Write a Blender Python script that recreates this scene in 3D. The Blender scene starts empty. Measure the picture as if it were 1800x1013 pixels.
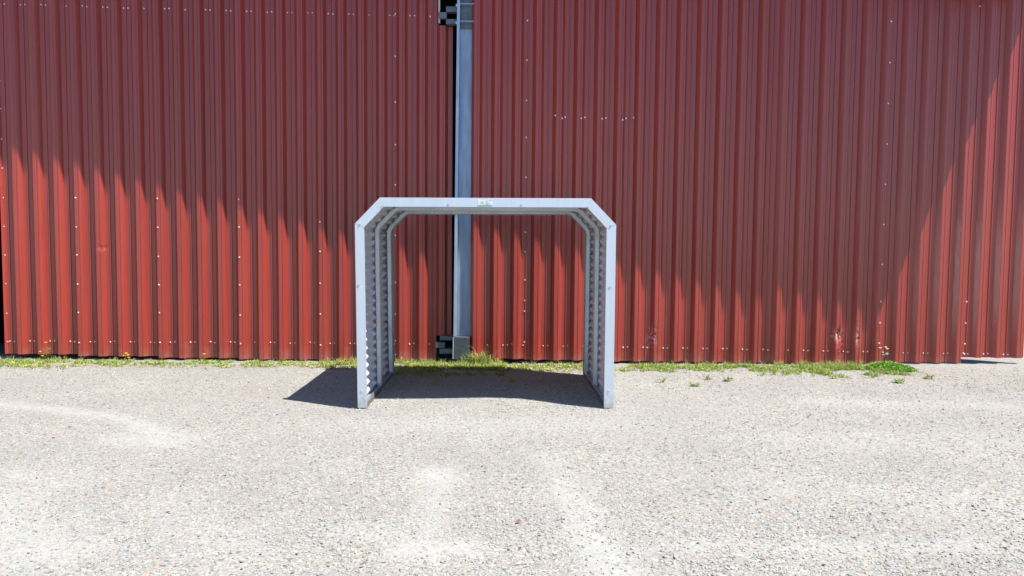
import bpy, bmesh, math, random
import numpy as np
from mathutils import Vector, Matrix, noise

random.seed(7)
rng = np.random.default_rng(11)
C = bpy.context.scene.collection
R = math.radians

# ------------------------------------------------------------------ helpers
def link(name, me, mat=None, parent=None):
    o = bpy.data.objects.new(name, me)
    C.objects.link(o)
    if mat is not None and me is not None and not me.materials:
        me.materials.append(mat)
    if parent is not None:
        o.parent = parent
    return o

def tag(o, label=None, cat=None, group=None, kind=None):
    if label: o['label'] = label
    if cat: o['category'] = cat
    if group: o['group'] = group
    if kind: o['kind'] = kind
    return o

def thing(name, label, cat, loc=(0, 0, 0), group=None):
    o = bpy.data.objects.new(name, None)
    o.empty_display_size = .2
    C.objects.link(o)
    o.location = loc
    return tag(o, label, cat, group)

def pyobj(name, verts, faces, mat, parent=None, smooth=False, bevel=0):
    me = bpy.data.meshes.new(name)
    me.from_pydata([tuple(v) for v in verts], [], [tuple(f) for f in faces])
    bm = bmesh.new(); bm.from_mesh(me)
    bmesh.ops.recalc_face_normals(bm, faces=bm.faces)
    bm.to_mesh(me); bm.free()
    if smooth:
        me.polygons.foreach_set('use_smooth', [True] * len(me.polygons))
    o = link(name, me, mat, parent)
    if bevel:
        b = o.modifiers.new('bevel', 'BEVEL'); b.width = bevel; b.segments = 2; b.limit_method = 'ANGLE'
    return o

class MB:
    """collects simple solids into one mesh"""
    def __init__(s): s.v = []; s.f = []
    def add(s, v, f):
        n = len(s.v); s.v += [tuple(x) for x in v]; s.f += [tuple(i + n for i in q) for q in f]
    def box(s, x0, x1, y0, y1, z0, z1):
        s.add([(x0,y0,z0),(x1,y0,z0),(x1,y1,z0),(x0,y1,z0),(x0,y0,z1),(x1,y0,z1),(x1,y1,z1),(x0,y1,z1)],
              [(0,3,2,1),(4,5,6,7),(0,1,5,4),(1,2,6,5),(2,3,7,6),(3,0,4,7)])
    def prism_y(s, pts, y0, y1):            # polygon in XZ pushed along Y
        n = len(pts)
        v = [(x, y0, z) for x, z in pts] + [(x, y1, z) for x, z in pts]
        f = [tuple(range(n)), tuple(range(2*n-1, n-1, -1))]
        f += [(i, i+n, (i+1) % n + n, (i+1) % n) for i in range(n)]
        s.add(v, f)
    def cyl(s, c, axis, r, h, n=8, r2=None):
        r2 = r if r2 is None else r2
        a = Vector(axis).normalized(); t = a.orthogonal().normalized(); b = a.cross(t)
        c = Vector(c)
        v = [c + (t*math.cos(k*2*math.pi/n) + b*math.sin(k*2*math.pi/n))*r for k in range(n)]
        v += [c + a*h + (t*math.cos(k*2*math.pi/n) + b*math.sin(k*2*math.pi/n))*r2 for k in range(n)]
        s.add(v, [tuple(range(n-1, -1, -1)), tuple(range(n, 2*n))] + [(k, (k+1) % n, (k+1) % n+n, k+n) for k in range(n)])
    def tube(s, pts, rads, n=5):
        base = len(s.v)
        pts = [Vector(p) for p in pts]
        for i, p in enumerate(pts):
            d = (pts[min(i+1, len(pts)-1)] - pts[max(i-1, 0)]).normalized()
            t = d.cross(Vector((0.3, 1, .1))).normalized(); b = d.cross(t)
            for k in range(n):
                a = k*2*math.pi/n
                s.v.append(tuple(p + (t*math.cos(a) + b*math.sin(a))*rads[i]))
        for i in range(len(pts)-1):
            for k in range(n):
                a = base+i*n+k; b2 = base+i*n+(k+1) % n
                s.f.append((a, b2, b2+n, a+n))
    def build(s, name, mat, parent=None, smooth=False, bevel=0):
        return pyobj(name, s.v, s.f, mat, parent, smooth, bevel)

# ------------------------------------------------------------------ materials
def newmat(name):
    m = bpy.data.materials.new(name); m.use_nodes = True
    nt = m.node_tree; b = nt.nodes['Principled BSDF']
    return m, nt, b

def N(nt, typ, **kw):
    n = nt.nodes.new(typ)
    for k, v in kw.items():
        if k.startswith('i_'):
            n.inputs[k[2:].replace('_', ' ')].default_value = v
        else:
            setattr(n, k, v)
    return n

def mixc(nt, fac, a, b, typ='MIX'):
    n = nt.nodes.new('ShaderNodeMix'); n.data_type = 'RGBA'; n.blend_type = typ
    for sock, val in ((n.inputs[0], fac), (n.inputs[6], a), (n.inputs[7], b)):
        if isinstance(val, (int, float)): sock.default_value = val
        elif isinstance(val, tuple): sock.default_value = val
        else: nt.links.new(val, sock)
    return n.outputs[2]

def ramp(nt, src, stops, interp='LINEAR'):
    r = nt.nodes.new('ShaderNodeValToRGB'); r.color_ramp.interpolation = interp
    e = r.color_ramp.elements
    while len(e) < len(stops): e.new(.5)
    for k, (p, c) in enumerate(stops):
        e[k].position = p; e[k].color = c if len(c) == 4 else (*c, 1)
    nt.links.new(src, r.inputs[0]); return r.outputs[0]

def simple(name, col, rough=.5, metal=0., var=.12, scale=6., bump=0., stretch=(1, 1, 1), spec=.5):
    m, nt, b = newmat(name)
    tc = N(nt, 'ShaderNodeTexCoord'); mp = N(nt, 'ShaderNodeMapping'); mp.inputs['Scale'].default_value = stretch
    nt.links.new(tc.outputs['Object'], mp.inputs[0])
    nz = N(nt, 'ShaderNodeTexNoise'); nz.inputs['Scale'].default_value = scale; nz.inputs['Detail'].default_value = 5
    nt.links.new(mp.outputs[0], nz.inputs['Vector'])
    lo = tuple(c*(1-var) for c in col) + (1,); hi = tuple(min(1, c*(1+var)) for c in col) + (1,)
    nt.links.new(ramp(nt, nz.outputs['Fac'], [(.3, lo), (.7, hi)]), b.inputs['Base Color'])
    b.inputs['Metallic'].default_value = metal
    b.inputs['Specular IOR Level'].default_value = spec
    rr = ramp(nt, nz.outputs['Fac'], [(.3, (rough*.85,)*3), (.7, (min(1, rough*1.15),)*3)])
    nt.links.new(rr, b.inputs['Roughness'])
    if bump:
        bp = N(nt, 'ShaderNodeBump'); bp.inputs['Strength'].default_value = bump; bp.inputs['Distance'].default_value = .003
        nt.links.new(nz.outputs['Fac'], bp.inputs['Height']); nt.links.new(bp.outputs[0], b.inputs['Normal'])
    return m

def red_paint():
    m, nt, b = newmat('red painted steel')
    geo = N(nt, 'ShaderNodeNewGeometry')
    mp = N(nt, 'ShaderNodeMapping'); mp.inputs['Scale'].default_value = (9, 9, .35)
    nt.links.new(geo.outputs['Position'], mp.inputs[0])
    st = N(nt, 'ShaderNodeTexNoise'); st.inputs['Scale'].default_value = 2.2; st.inputs['Detail'].default_value = 6
    nt.links.new(mp.outputs[0], st.inputs['Vector'])
    fine = N(nt, 'ShaderNodeTexNoise'); fine.inputs['Scale'].default_value = 260; fine.inputs['Detail'].default_value = 2
    nt.links.new(geo.outputs['Position'], fine.inputs['Vector'])
    base = ramp(nt, st.outputs['Fac'], [(.28, (.238, .029, .019)), (.72, (.282, .038, .025))])
    base = mixc(nt, .10, base, ramp(nt, fine.outputs['Fac'], [(.35, (.11, .014, .014)), (.65, (.33, .055, .045))]))
    # chalky chips: sparse pale specks
    sp = N(nt, 'ShaderNodeTexVoronoi'); sp.inputs['Scale'].default_value = 9
    nt.links.new(geo.outputs['Position'], sp.inputs['Vector'])
    chip = ramp(nt, sp.outputs['Distance'], [(.0, (1, 1, 1)), (.028, (0, 0, 0))], 'CONSTANT')
    base = mixc(nt, mixc(nt, 1.0, chip, (.35, .35, .35, 1), 'MULTIPLY'), base, (.62, .36, .33, 1))
    # scuffed paint where something ran into the sheet
    at = N(nt, 'ShaderNodeAttribute', attribute_name='scuff')
    n2 = N(nt, 'ShaderNodeTexNoise'); n2.inputs['Scale'].default_value = 38; n2.inputs['Detail'].default_value = 5
    nt.links.new(geo.outputs['Position'], n2.inputs['Vector'])
    mul = N(nt, 'ShaderNodeMath', operation='MULTIPLY'); nt.links.new(at.outputs['Fac'], mul.inputs[0])
    nt.links.new(ramp(nt, n2.outputs['Fac'], [(.44, (0, 0, 0)), (.56, (1, 1, 1))]), mul.inputs[1])
    base = mixc(nt, mul.outputs[0], base, (.58, .22, .21, 1))
    # each sheet weathered a little differently
    oi = N(nt, 'ShaderNodeObjectInfo')
    base = mixc(nt, 1.0, base, ramp(nt, oi.outputs['Random'], [(0, (.93, .95, .97)), (1, (1.05, 1.03, 1.02))]), 'MULTIPLY')
    # dried mud splash along the foot of the sheets, in blotches
    sz = N(nt, 'ShaderNodeSeparateXYZ'); nt.links.new(geo.outputs['Position'], sz.inputs[0])
    n3 = N(nt, 'ShaderNodeTexNoise'); n3.inputs['Scale'].default_value = 7; n3.inputs['Detail'].default_value = 7; n3.inputs['Roughness'].default_value = .7
    nt.links.new(geo.outputs['Position'], n3.inputs['Vector'])
    hh = N(nt, 'ShaderNodeMath', operation='MULTIPLY_ADD'); nt.links.new(n3.outputs['Fac'], hh.inputs[0]); hh.inputs[1].default_value = .55; hh.inputs[2].default_value = -.10
    ds = N(nt, 'ShaderNodeMath', operation='SUBTRACT'); nt.links.new(hh.outputs[0], ds.inputs[0]); nt.links.new(sz.outputs[2], ds.inputs[1])
    base = mixc(nt, ramp(nt, ds.outputs[0], [(0, (0, 0, 0)), (.16, (.30, .30, .30))]), base, (.22, .15, .12, 1))
    nt.links.new(base, b.inputs['Base Color'])
    nt.links.new(ramp(nt, st.outputs['Fac'], [(.3, (.27,)*3), (.7, (.35,)*3)]), b.inputs['Roughness'])
    b.inputs['Specular IOR Level'].default_value = .5
    b.inputs['Coat Weight'].default_value = .10; b.inputs['Coat Roughness'].default_value = .15; b.inputs['Coat IOR'].default_value = 1.6
    bp = N(nt, 'ShaderNodeBump'); bp.inputs['Strength'].default_value = .12; bp.inputs['Distance'].default_value = .002
    nt.links.new(fine.outputs['Fac'], bp.inputs['Height']); nt.links.new(bp.outputs[0], b.inputs['Normal'])
    return m

def galvanised(name, col, rough, metal, tint2=None, spangle=.05):
    m, nt, b = newmat(name)
    geo = N(nt, 'ShaderNodeTexCoord')
    v = N(nt, 'ShaderNodeTexVoronoi'); v.inputs['Scale'].default_value = 55
    nt.links.new(geo.outputs['Object'], v.inputs['Vector'])
    nz = N(nt, 'ShaderNodeTexNoise'); nz.inputs['Scale'].default_value = 5; nz.inputs['Detail'].default_value = 6
    nt.links.new(geo.outputs['Object'], nz.inputs['Vector'])
    sep = N(nt, 'ShaderNodeSeparateColor'); nt.links.new(v.outputs['Color'], sep.inputs[0])
    a = ramp(nt, sep.outputs[0], [(0, tuple(c*(1-spangle) for c in col)), (1, tuple(min(1, c*(1+spangle)) for c in col))])
    t2 = tint2 or tuple(c*.8 for c in col)
    c2 = mixc(nt, ramp(nt, nz.outputs['Fac'], [(.45, (0, 0, 0)), (.75, (.6, .6, .6))]), a, (*t2, 1))
    nt.links.new(c2, b.inputs['Base Color'])
    b.inputs['Metallic'].default_value = metal
    nt.links.new(ramp(nt, nz.outputs['Fac'], [(.3, (rough*.85,)*3), (.7, (rough*1.2,)*3)]), b.inputs['Roughness'])
    return m

M = {}
M['red'] = red_paint()
M['trim'] = galvanised('pale coated steel trim', (.50, .545, .60), .34, .38, (.48, .52, .57), .012)
M['galv'] = galvanised('galvanised corrugated sheet', (.70, .75, .80), .32, .45, (.60, .63, .65))
M['rib'] = galvanised('galvanised rib', (.42, .46, .50), .38, .6, (.33, .35, .37))
M['rail'] = simple('weathered brown rail', (.11, .095, .09), .75, 0, .3, 12, .3, (6, 1, 6))
M['bolt'] = simple('zinc bolt', (.48, .52, .57), .38, .35, .1, 40)
M['screw'] = simple('steel screw head', (.72, .70, .70), .35, .3, .1, 60)
M['post'] = simple('grey galvanised post', (.22, .285, .38), .45, .4, .25, 4, .15, (5, 5, .7))
M['postedge'] = simple('post flange steel', (.29, .36, .46), .42, .4, .15, 5)
M['hinge'] = simple('dark grey hinge steel', (.10, .12, .14), .5, .3, .25, 18, .2)
M['box'] = simple('slate painted box', (.040, .050, .060), .6, 0, .15, 9, .1)
M['dark'] = simple('unlit interior black', (.012, .011, .011), .95, 0, .2, 2, spec=.1)  # darkness of the interior put into the colour
M['frame'] = simple('gate frame steel', (.05, .045, .045), .7, 0, .2, 5)
M['roof'] = simple('dark roof sheet', (.06, .05, .05), .7, 0, .2, 2)
M['sticker'] = simple('pale printed label', (.54, .60, .57), .4, 0, .05, 60)
M['teal'] = simple('faded green print', (.15, .33, .30), .5, 0, .1, 90)
M['grey print'] = simple('grey print', (.33, .36, .35), .5, 0, .1, 90)
M['olive'] = simple('olive print', (.40, .48, .30), .5, 0, .1, 90)
M['yellow'] = simple('yellow petals', (.80, .52, .02), .6, 0, .15, 80)
M['white petal'] = simple('cream petals', (.75, .68, .52), .6, 0, .15, 80)
M['stem'] = simple('green stem', (.09, .13, .035), .7, 0, .25, 60)
M['dry leaf'] = simple('dry brown leaf', (.13, .045, .028), .7, 0, .3, 120)

def weather_trim(m):
    nt = m.node_tree; b = nt.nodes['Principled BSDF']
    src = b.inputs['Base Color'].links[0].from_socket
    tc = N(nt, 'ShaderNodeTexCoord'); mp = N(nt, 'ShaderNodeMapping'); mp.inputs['Scale'].default_value = (16, 16, 1.1)
    nt.links.new(tc.outputs['Object'], mp.inputs[0])
    st = N(nt, 'ShaderNodeTexNoise'); st.inputs['Scale'].default_value = 1.6; st.inputs['Detail'].default_value = 6
    nt.links.new(mp.outputs[0], st.inputs['Vector'])
    col = mixc(nt, ramp(nt, st.outputs['Fac'], [(.48, (0, 0, 0)), (.75, (.22, .22, .22))]), src, (.36, .38, .40, 1))
    sz = N(nt, 'ShaderNodeSeparateXYZ'); nt.links.new(tc.outputs['Object'], sz.inputs[0])
    n3 = N(nt, 'ShaderNodeTexNoise'); n3.inputs['Scale'].default_value = 22; n3.inputs['Detail'].default_value = 7; n3.inputs['Roughness'].default_value = .7
    nt.links.new(tc.outputs['Object'], n3.inputs['Vector'])
    hh = N(nt, 'ShaderNodeMath', operation='MULTIPLY_ADD'); nt.links.new(n3.outputs['Fac'], hh.inputs[0]); hh.inputs[1].default_value = .55; hh.inputs[2].default_value = -.14
    ds = N(nt, 'ShaderNodeMath', operation='SUBTRACT'); nt.links.new(hh.outputs[0], ds.inputs[0]); nt.links.new(sz.outputs[2], ds.inputs[1])
    col = mixc(nt, ramp(nt, ds.outputs[0], [(0, (0, 0, 0)), (.12, (.5, .5, .5))]), col, (.27, .25, .22, 1))
    nt.links.new(col, b.inputs['Base Color'])
weather_trim(M['trim'])

def attr_mat(name, rough, trans=0., gain=1., bumpy=False):
    m, nt, b = newmat(name)
    at = N(nt, 'ShaderNodeAttribute', attribute_name='tint')
    nt.links.new(at.outputs['Color'], b.inputs['Base Color'])
    b.inputs['Roughness'].default_value = rough
    b.inputs['Specular IOR Level'].default_value = .3
    if trans:
        tr = N(nt, 'ShaderNodeBsdfTranslucent'); nt.links.new(at.outputs['Color'], tr.inputs['Color'])
        mx = N(nt, 'ShaderNodeMixShader'); mx.inputs[0].default_value = trans
        nt.links.new(b.outputs[0], mx.inputs[1]); nt.links.new(tr.outputs[0], mx.inputs[2])
        nt.links.new(mx.outputs[0], nt.nodes['Material Output'].inputs['Surface'])
    return m
M['leaf'] = attr_mat('leaf blades', .55, .3)
M['stone'] = attr_mat('loose stones', .85)

PAL0 = [(0, (.30, .29, .285)), (.16, (.46, .44, .42)), (.34, (.56, .53, .49)), (.52, (.50, .45, .41)),
       (.62, (.44, .46, .49)), (.74, (.63, .60, .55)), (.86, (.53, .41, .34)), (.93, (.68, .66, .62)), (.97, (.60, .58, .55)), (1, (.16, .15, .145))]
PAL = [(p, tuple(min(.75, max(.03, .235 + (c*k-.235)*1.38)) for c, k in zip(q, (.470, .481, .473)))) for p, q in PAL0]

def ground_mat():
    m, nt, b = newmat('gravel')
    geo = N(nt, 'ShaderNodeNewGeometry'); pos = geo.outputs['Position']
    wn = N(nt, 'ShaderNodeTexNoise'); wn.inputs['Scale'].default_value = 30; nt.links.new(pos, wn.inputs['Vector'])
    def vor(scale):
        v = N(nt, 'ShaderNodeTexVoronoi'); v.inputs['Scale'].default_value = scale
        nt.links.new(pos, v.inputs['Vector']); return v
    v1, v2 = vor(62), vor(135)
    def cells(v):
        s = N(nt, 'ShaderNodeSeparateColor'); nt.links.new(v.outputs['Color'], s.inputs[0])
        return s
    s1, s2 = cells(v1), cells(v2)
    c1 = ramp(nt, s1.outputs[0], PAL); c2 = ramp(nt, s2.outputs[0], PAL)
    big = N(nt, 'ShaderNodeTexNoise'); big.inputs['Scale'].default_value = 1.1; big.inputs['Detail'].default_value = 6
    big.inputs['Roughness'].default_value = .6; nt.links.new(pos, big.inputs['Vector'])
    pick = N(nt, 'ShaderNodeMath', operation='GREATER_THAN'); nt.links.new(s1.outputs[1], pick.inputs[0])
    nt.links.new(ramp(nt, big.outputs['Fac'], [(.3, (.75,)*3), (.7, (.25,)*3)]), pick.inputs[1])
    col = mixc(nt, pick.outputs[0], c2, c1)
    # larger stone cells blend to a darker grey towards their edges
    gap = ramp(nt, v1.outputs['Distance'], [(.55, (0, 0, 0)), (.85, (1, 1, 1))])
    gm = N(nt, 'ShaderNodeMath', operation='MULTIPLY'); nt.links.new(gap, gm.inputs[0]); nt.links.new(pick.outputs[0], gm.inputs[1])
    gm2 = N(nt, 'ShaderNodeMath', operation='MULTIPLY'); nt.links.new(gm.outputs[0], gm2.inputs[0]); gm2.inputs[1].default_value = .55
    col = mixc(nt, gm2.outputs[0], col, (.12, .115, .11, 1))
    # broad mottling
    col = mixc(nt, 1.0, col, ramp(nt, big.outputs['Fac'], [(.3, (.90, .90, .91)), (.7, (1.06, 1.05, 1.03))]), 'MULTIPLY')
    # wear: pale rolled-in stone dust, brown soil (vertex attributes)
    fine = N(nt, 'ShaderNodeTexNoise'); fine.inputs['Scale'].default_value = 9; fine.inputs['Detail'].default_value = 7
    fine.inputs['Roughness'].default_value = .65
    nt.links.new(pos, fine.inputs['Vector'])
    fr = ramp(nt, fine.outputs['Fac'], [(.3, (.45,)*3), (.62, (1,)*3)])
    ad = N(nt, 'ShaderNodeAttribute', attribute_name='dust')
    md = N(nt, 'ShaderNodeMath', operation='MULTIPLY'); nt.links.new(ad.outputs['Fac'], md.inputs[0]); nt.links.new(fr, md.inputs[1])
    col = mixc(nt, md.outputs[0], col, (.312, .308, .286, 1))
    ab = N(nt, 'ShaderNodeAttribute', attribute_name='soil')
    mb = N(nt, 'ShaderNodeMath', operation='MULTIPLY'); nt.links.new(ab.outputs['Fac'], mb.inputs[0]); nt.links.new(fr, mb.inputs[1])
    col = mixc(nt, mb.outputs[0], col, (.19, .155, .12, 1))
    nt.links.new(col, b.inputs['Base Color'])
    b.inputs['Roughness'].default_value = .92; b.inputs['Specular IOR Level'].default_value = .2
    h1 = N(nt, 'ShaderNodeMath', operation='MULTIPLY_ADD'); nt.links.new(v1.outputs['Distance'], h1.inputs[0]); h1.inputs[1].default_value = -1.0
    nt.links.new(s1.outputs[2], h1.inputs[2])
    h2 = N(nt, 'ShaderNodeMath', operation='MULTIPLY_ADD'); nt.links.new(v2.outputs['Distance'], h2.inputs[0]); h2.inputs[1].default_value = -.5
    nt.links.new(h1.outputs[0], h2.inputs[2])
    bp = N(nt, 'ShaderNodeBump'); bp.inputs['Distance'].default_value = .006
    inv = N(nt, 'ShaderNodeMath', operation='MULTIPLY_ADD'); nt.links.new(md.outputs[0], inv.inputs[0]); inv.inputs[1].default_value = -.45; inv.inputs[2].default_value = .62
    nt.links.new(inv.outputs[0], bp.inputs['Strength'])
    nt.links.new(h2.outputs[0], bp.inputs['Height']); nt.links.new(bp.outputs[0], b.inputs['Normal'])
    return m
M['ground'] = ground_mat()

# ------------------------------------------------------------------ ground
def vnoise(x, y, s, seed=0.):
    return noise.noise(Vector((x*s+seed, y*s-seed, seed*.37)))

def gz(x, y):
    r = .008*min(max(x, 0), 6.8)
    fade = 1.0 if abs(x) < 9 and -1 < y < 12 else .3
    w = .010*vnoise(x, y, .55, 3.1) + .004*vnoise(x, y, 1.9, 8.2)
    w += .016*math.exp(-((x+.1)/.7)**2 - ((y-7.1)/.6)**2)          # low hump between the shelter's feet
    w -= .012*math.exp(-((y-9.35)/.18)**2)                          # scoured line under the sheets
    return r + w*fade

def segdist(px, py, a, b):
    ax, ay = a; bx, by = b
    dx, dy = bx-ax, by-ay
    t = np.clip(((px-ax)*dx + (py-ay)*dy)/(dx*dx+dy*dy+1e-9), 0, 1)
    return np.hypot(px-ax-t*dx, py-ay-t*dy)

def polyd(px, py, pts):
    d = np.full(px.shape, 1e9)
    for a, b in zip(pts[:-1], pts[1:]):
        d = np.minimum(d, segdist(px, py, a, b))
    return d

def dust_field(px, py):
    f = np.zeros(px.shape)
    def stroke(pts, w, s):
        nonlocal f
        f = np.maximum(f, s*np.exp(-(polyd(px, py, pts)/w)**2))
    stroke([(-.41, 4.80), (-.39, 4.62)], .15, .95)
    stroke([(-.39, 4.5), (-.36, 4.1), (-.35, 3.75)], .13, .55)
    stroke([(-.42, 3.57), (-.20, 3.55)], .12, .95)
    stroke([(.33, 5.1), (.42, 4.6)], .12, .6)
    stroke([(.42, 4.6), (.44, 4.08), (.47, 3.72)], .12, .75)
    stroke([(.46, 3.75), (.54, 3.42), (.58, 3.1)], .13, .95)
    stroke([(.5, 3.58), (1.2, 3.6), (1.75, 3.55), (2.5, 3.57)], .09, .55)
    stroke([(-4.9, 6.85), (-4.5, 6.75), (-3.82, 6.53), (-3.1, 6.17), (-2.6, 5.75)], .13, .85)
    stroke([(-2.8, 5.62), (-2.5, 5.55)], .24, .7)
    stroke([(-2.9, 4.1), (-2.55, 3.8), (-2.2, 3.5)], .28, .75)
    stroke([(-3.3, 4.75), (-2.7, 4.5)], .16, .45)
    stroke([(-.75, 3.85), (-.45, 3.62)], .13, .5)
    stroke([(-1.9, 4.2), (-1.2, 3.5)], .22, .35)
    stroke([(2.0, 5.6), (3.6, 5.4), (5.0, 5.8)], .35, .3)
    stroke([(1.6, 4.6), (2.9, 4.2)], .25, .25)
    stroke([(-1.2, 6.1), (1.2, 6.0)], .3, .3)
    stroke([(3.0, 7.0), (4.2, 6.8), (5.5, 6.5)], .2, .4)
    stroke([(-6, 9.1), (-3, 9.2), (-1.5, 9.2)], .05, .6)
    return f*.74

def soil_field(px, py):
    f = np.zeros(px.shape)
    def stroke(pts, w, s):
        nonlocal f
        f = np.maximum(f, s*np.exp(-(polyd(px, py, pts)/w)**2))
    stroke([(4.9, 7.55), (5.6, 7.65)], .22, .6)
    stroke([(5.1, 8.5), (6.2, 8.3)], .45, .42)
    stroke([(5.0, 7.0), (5.6, 6.7)], .3, .25)
    stroke([(-6.5, 8.95), (-3.2, 8.98), (-1.4, 8.95)], .20, .55)
    stroke([(-1.2, 8.9), (1.0, 8.95)], .28, .85)
    stroke([(1.2, 9.0), (4.8, 8.95)], .17, .55)
    stroke([(-7, 9.55), (6.0, 9.55)], .22, .8)
    stroke([(-2.6, 7.7), (-1.8, 7.6)], .12, .25)
    return f

def axis(fine0, fine1, step, far0, far1):
    a = list(np.arange(fine0, fine1+1e-6, step))
    s = step; v = a[-1]
    while v < far1: s *= 1.35; v += s; a.append(v)
    s = step; v = a[0]; pre = []
    while v > far0: s *= 1.35; v -= s; pre.append(v)
    return np.array(pre[::-1] + a)
gx = axis(-7, 7, .055, -500, 500); gy = axis(2.4, 10, .055, -500, 500)
X, Y = np.meshgrid(gx, gy)
Z = np.array([gz(x, y) for x, y in zip(X.ravel(), Y.ravel())])
nx, ny = len(gx), len(gy)
V = np.stack([X.ravel(), Y.ravel(), Z], 1)
ii, jj = np.meshgrid(np.arange(nx-1), np.arange(ny-1))
a = (jj*nx+ii).ravel()
F = np.stack([a, a+1, a+1+nx, a+nx], 1)

def npmesh(name, V, F, mat, tint=None, smooth=False, parent=None):
    me = bpy.data.meshes.new(name)
    k = F.shape[1]
    me.vertices.add(len(V)); me.vertices.foreach_set('co', V.astype(np.float32).ravel())
    me.loops.add(F.size); me.loops.foreach_set('vertex_index', F.astype(np.int32).ravel())
    me.polygons.add(len(F)); me.polygons.foreach_set('loop_start', np.arange(0, F.size, k, dtype=np.int32))
    me.polygons.foreach_set('loop_total', np.full(len(F), k, dtype=np.int32))
    if smooth: me.polygons.foreach_set('use_smooth', np.ones(len(F), dtype=bool))
    me.update(calc_edges=True); me.validate()
    if tint is not None:
        at = me.attributes.new('tint', 'FLOAT_COLOR', 'POINT')
        at.data.foreach_set('color', np.concatenate([tint, np.ones((len(tint), 1))], 1).astype(np.float32).ravel())
    return link(name, me, mat, parent)

def fattr(o, name, arr):
    at = o.data.attributes.new(name, 'FLOAT', 'POINT'); at.data.foreach_set('value', np.asarray(arr, dtype=np.float32).ravel())

ground = npmesh('ground', V, F, M['ground'], smooth=True)
tag(ground, 'pale grey gravel yard in front of the red walls', 'ground', kind='structure')
wx = np.array([.09*vnoise(x, y, 2.3, 5.) for x, y in zip(X.ravel(), Y.ravel())])
wy = np.array([.09*vnoise(x, y, 2.3, 15.) for x, y in zip(X.ravel(), Y.ravel())])
near = (np.abs(X.ravel()) < 9) & (Y.ravel() < 12) & (Y.ravel() > 0)
fattr(ground, 'dust', dust_field(X.ravel()+wx, Y.ravel()+wy)*near)
fattr(ground, 'soil', .6*soil_field(X.ravel()+wx, Y.ravel()+wy)*near)

# loose stones lying on the gravel: nobody could count them
def stones():
    ph = (1+5**.5)/2
    ico = np.array([(-1,ph,0),(1,ph,0),(-1,-ph,0),(1,-ph,0),(0,-1,ph),(0,1,ph),(0,-1,-ph),(0,1,-ph),(ph,0,-1),(ph,0,1),(-ph,0,-1),(-ph,0,1)])
    ico /= np.linalg.norm(ico[0])
    fc = np.array([(0,11,5),(0,5,1),(0,1,7),(0,7,10),(0,10,11),(1,5,9),(5,11,4),(11,10,2),(10,7,6),(7,1,8),(3,9,4),(3,4,2),(3,2,6),(3,6,8),(3,8,9),(4,9,5),(2,4,11),(6,2,10),(8,6,7),(9,8,1)])
    P = []; S = []
    for y0, y1, dens, r0, r1 in ((2.7, 4.2, 2300, .0032, .0118), (4.2, 5.6, 1500, .0035, .0110), (5.6, 8.9, 600, .005, .012)):
        w = y1*.80
        n = int(2*w*(y1-y0)*dens)
        x = rng.uniform(-w, w, n); y = rng.uniform(y0, y1, n)
        d = dust_field(x, y)
        cl = np.array([vnoise(p, q, 1.6, 21.) for p, q in zip(x, y)])
        keep = rng.uniform(0, 1, n) < np.clip((1-.75*d)*(.62+.75*cl), .03, 1)
        x = x[keep]; y = y[keep]
        s = r0 + (r1-r0)*rng.beta(1.2, 4.0, len(x))
        P.append(np.stack([x, y], 1)); S.append(s)
    gx_, gy_ = [], []
    for xe in (-1.297, -1.22, .962, 1.036):
        k = 260; gx_.append(xe + rng.normal(0, .012, k) + (-.012 if xe in (-1.297, .962) else .012)); gy_.append(rng.uniform(6.66, 8.42, k))
    for xe in (-1.26, 1.0):
        k = 60; gx_.append(xe + rng.uniform(-.045, .045, k)); gy_.append(6.655 - np.abs(rng.normal(0, .016, k)))
    P.append(np.stack([np.concatenate(gx_), np.concatenate(gy_)], 1)); S.append(rng.uniform(.004, .010, len(P[-1])))
    P = np.concatenate(P); S = np.concatenate(S); n = len(S)
    z = np.array([gz(x, y) for x, y in P])
    ang = rng.uniform(0, 2*math.pi, n); sc = np.stack([S*rng.uniform(.9, 1.5, n), S*rng.uniform(.7, 1.1, n), S*rng.uniform(.4, .8, n)], 1)
    v = ico[None]*(1+rng.uniform(-.28, .28, (n, 12, 1)))*sc[:, None, :]
    tx = rng.normal(0, .25, n)[:, None]
    zz = v[:, :, 2] + tx*v[:, :, 0]
    xr = v[:, :, 0]*np.cos(ang)[:, None] - v[:, :, 1]*np.sin(ang)[:, None]
    yr = v[:, :, 0]*np.sin(ang)[:, None] + v[:, :, 1]*np.cos(ang)[:, None]
    co = np.stack([xr+P[:, 0:1], yr+P[:, 1:2], zz + (z + sc[:, 2]*.25)[:, None]], 2).reshape(-1, 3)
    fa = (fc[None] + (np.arange(n)*12)[:, None, None]).reshape(-1, 3)
    pal = np.array([(.50,.48,.46),(.58,.55,.51),(.44,.43,.43),(.60,.58,.54),(.66,.63,.58),(.52,.44,.38),(.46,.48,.51),(.56,.45,.37),(.34,.32,.31),(.72,.70,.66),(.20,.18,.17),(.09,.085,.085)])
    pr = np.array([.16,.16,.12,.14,.11,.07,.08,.05,.05,.04,.012,.007]); pr /= pr.sum()
    t = np.clip(.26 + (np.array([.493, .502, .490])*pal[rng.choice(len(pal), n, p=pr)] - .26)*1.2, .025, .6)*rng.uniform(.85, 1.15, (n, 1))
    o = npmesh('gravel_stones', co, fa, M['stone'], tint=np.repeat(t, 12, 0))
    tag(o, 'small loose grey, cream and pinkish stones lying on the yard', 'gravel', kind='stuff')
stones()

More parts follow.
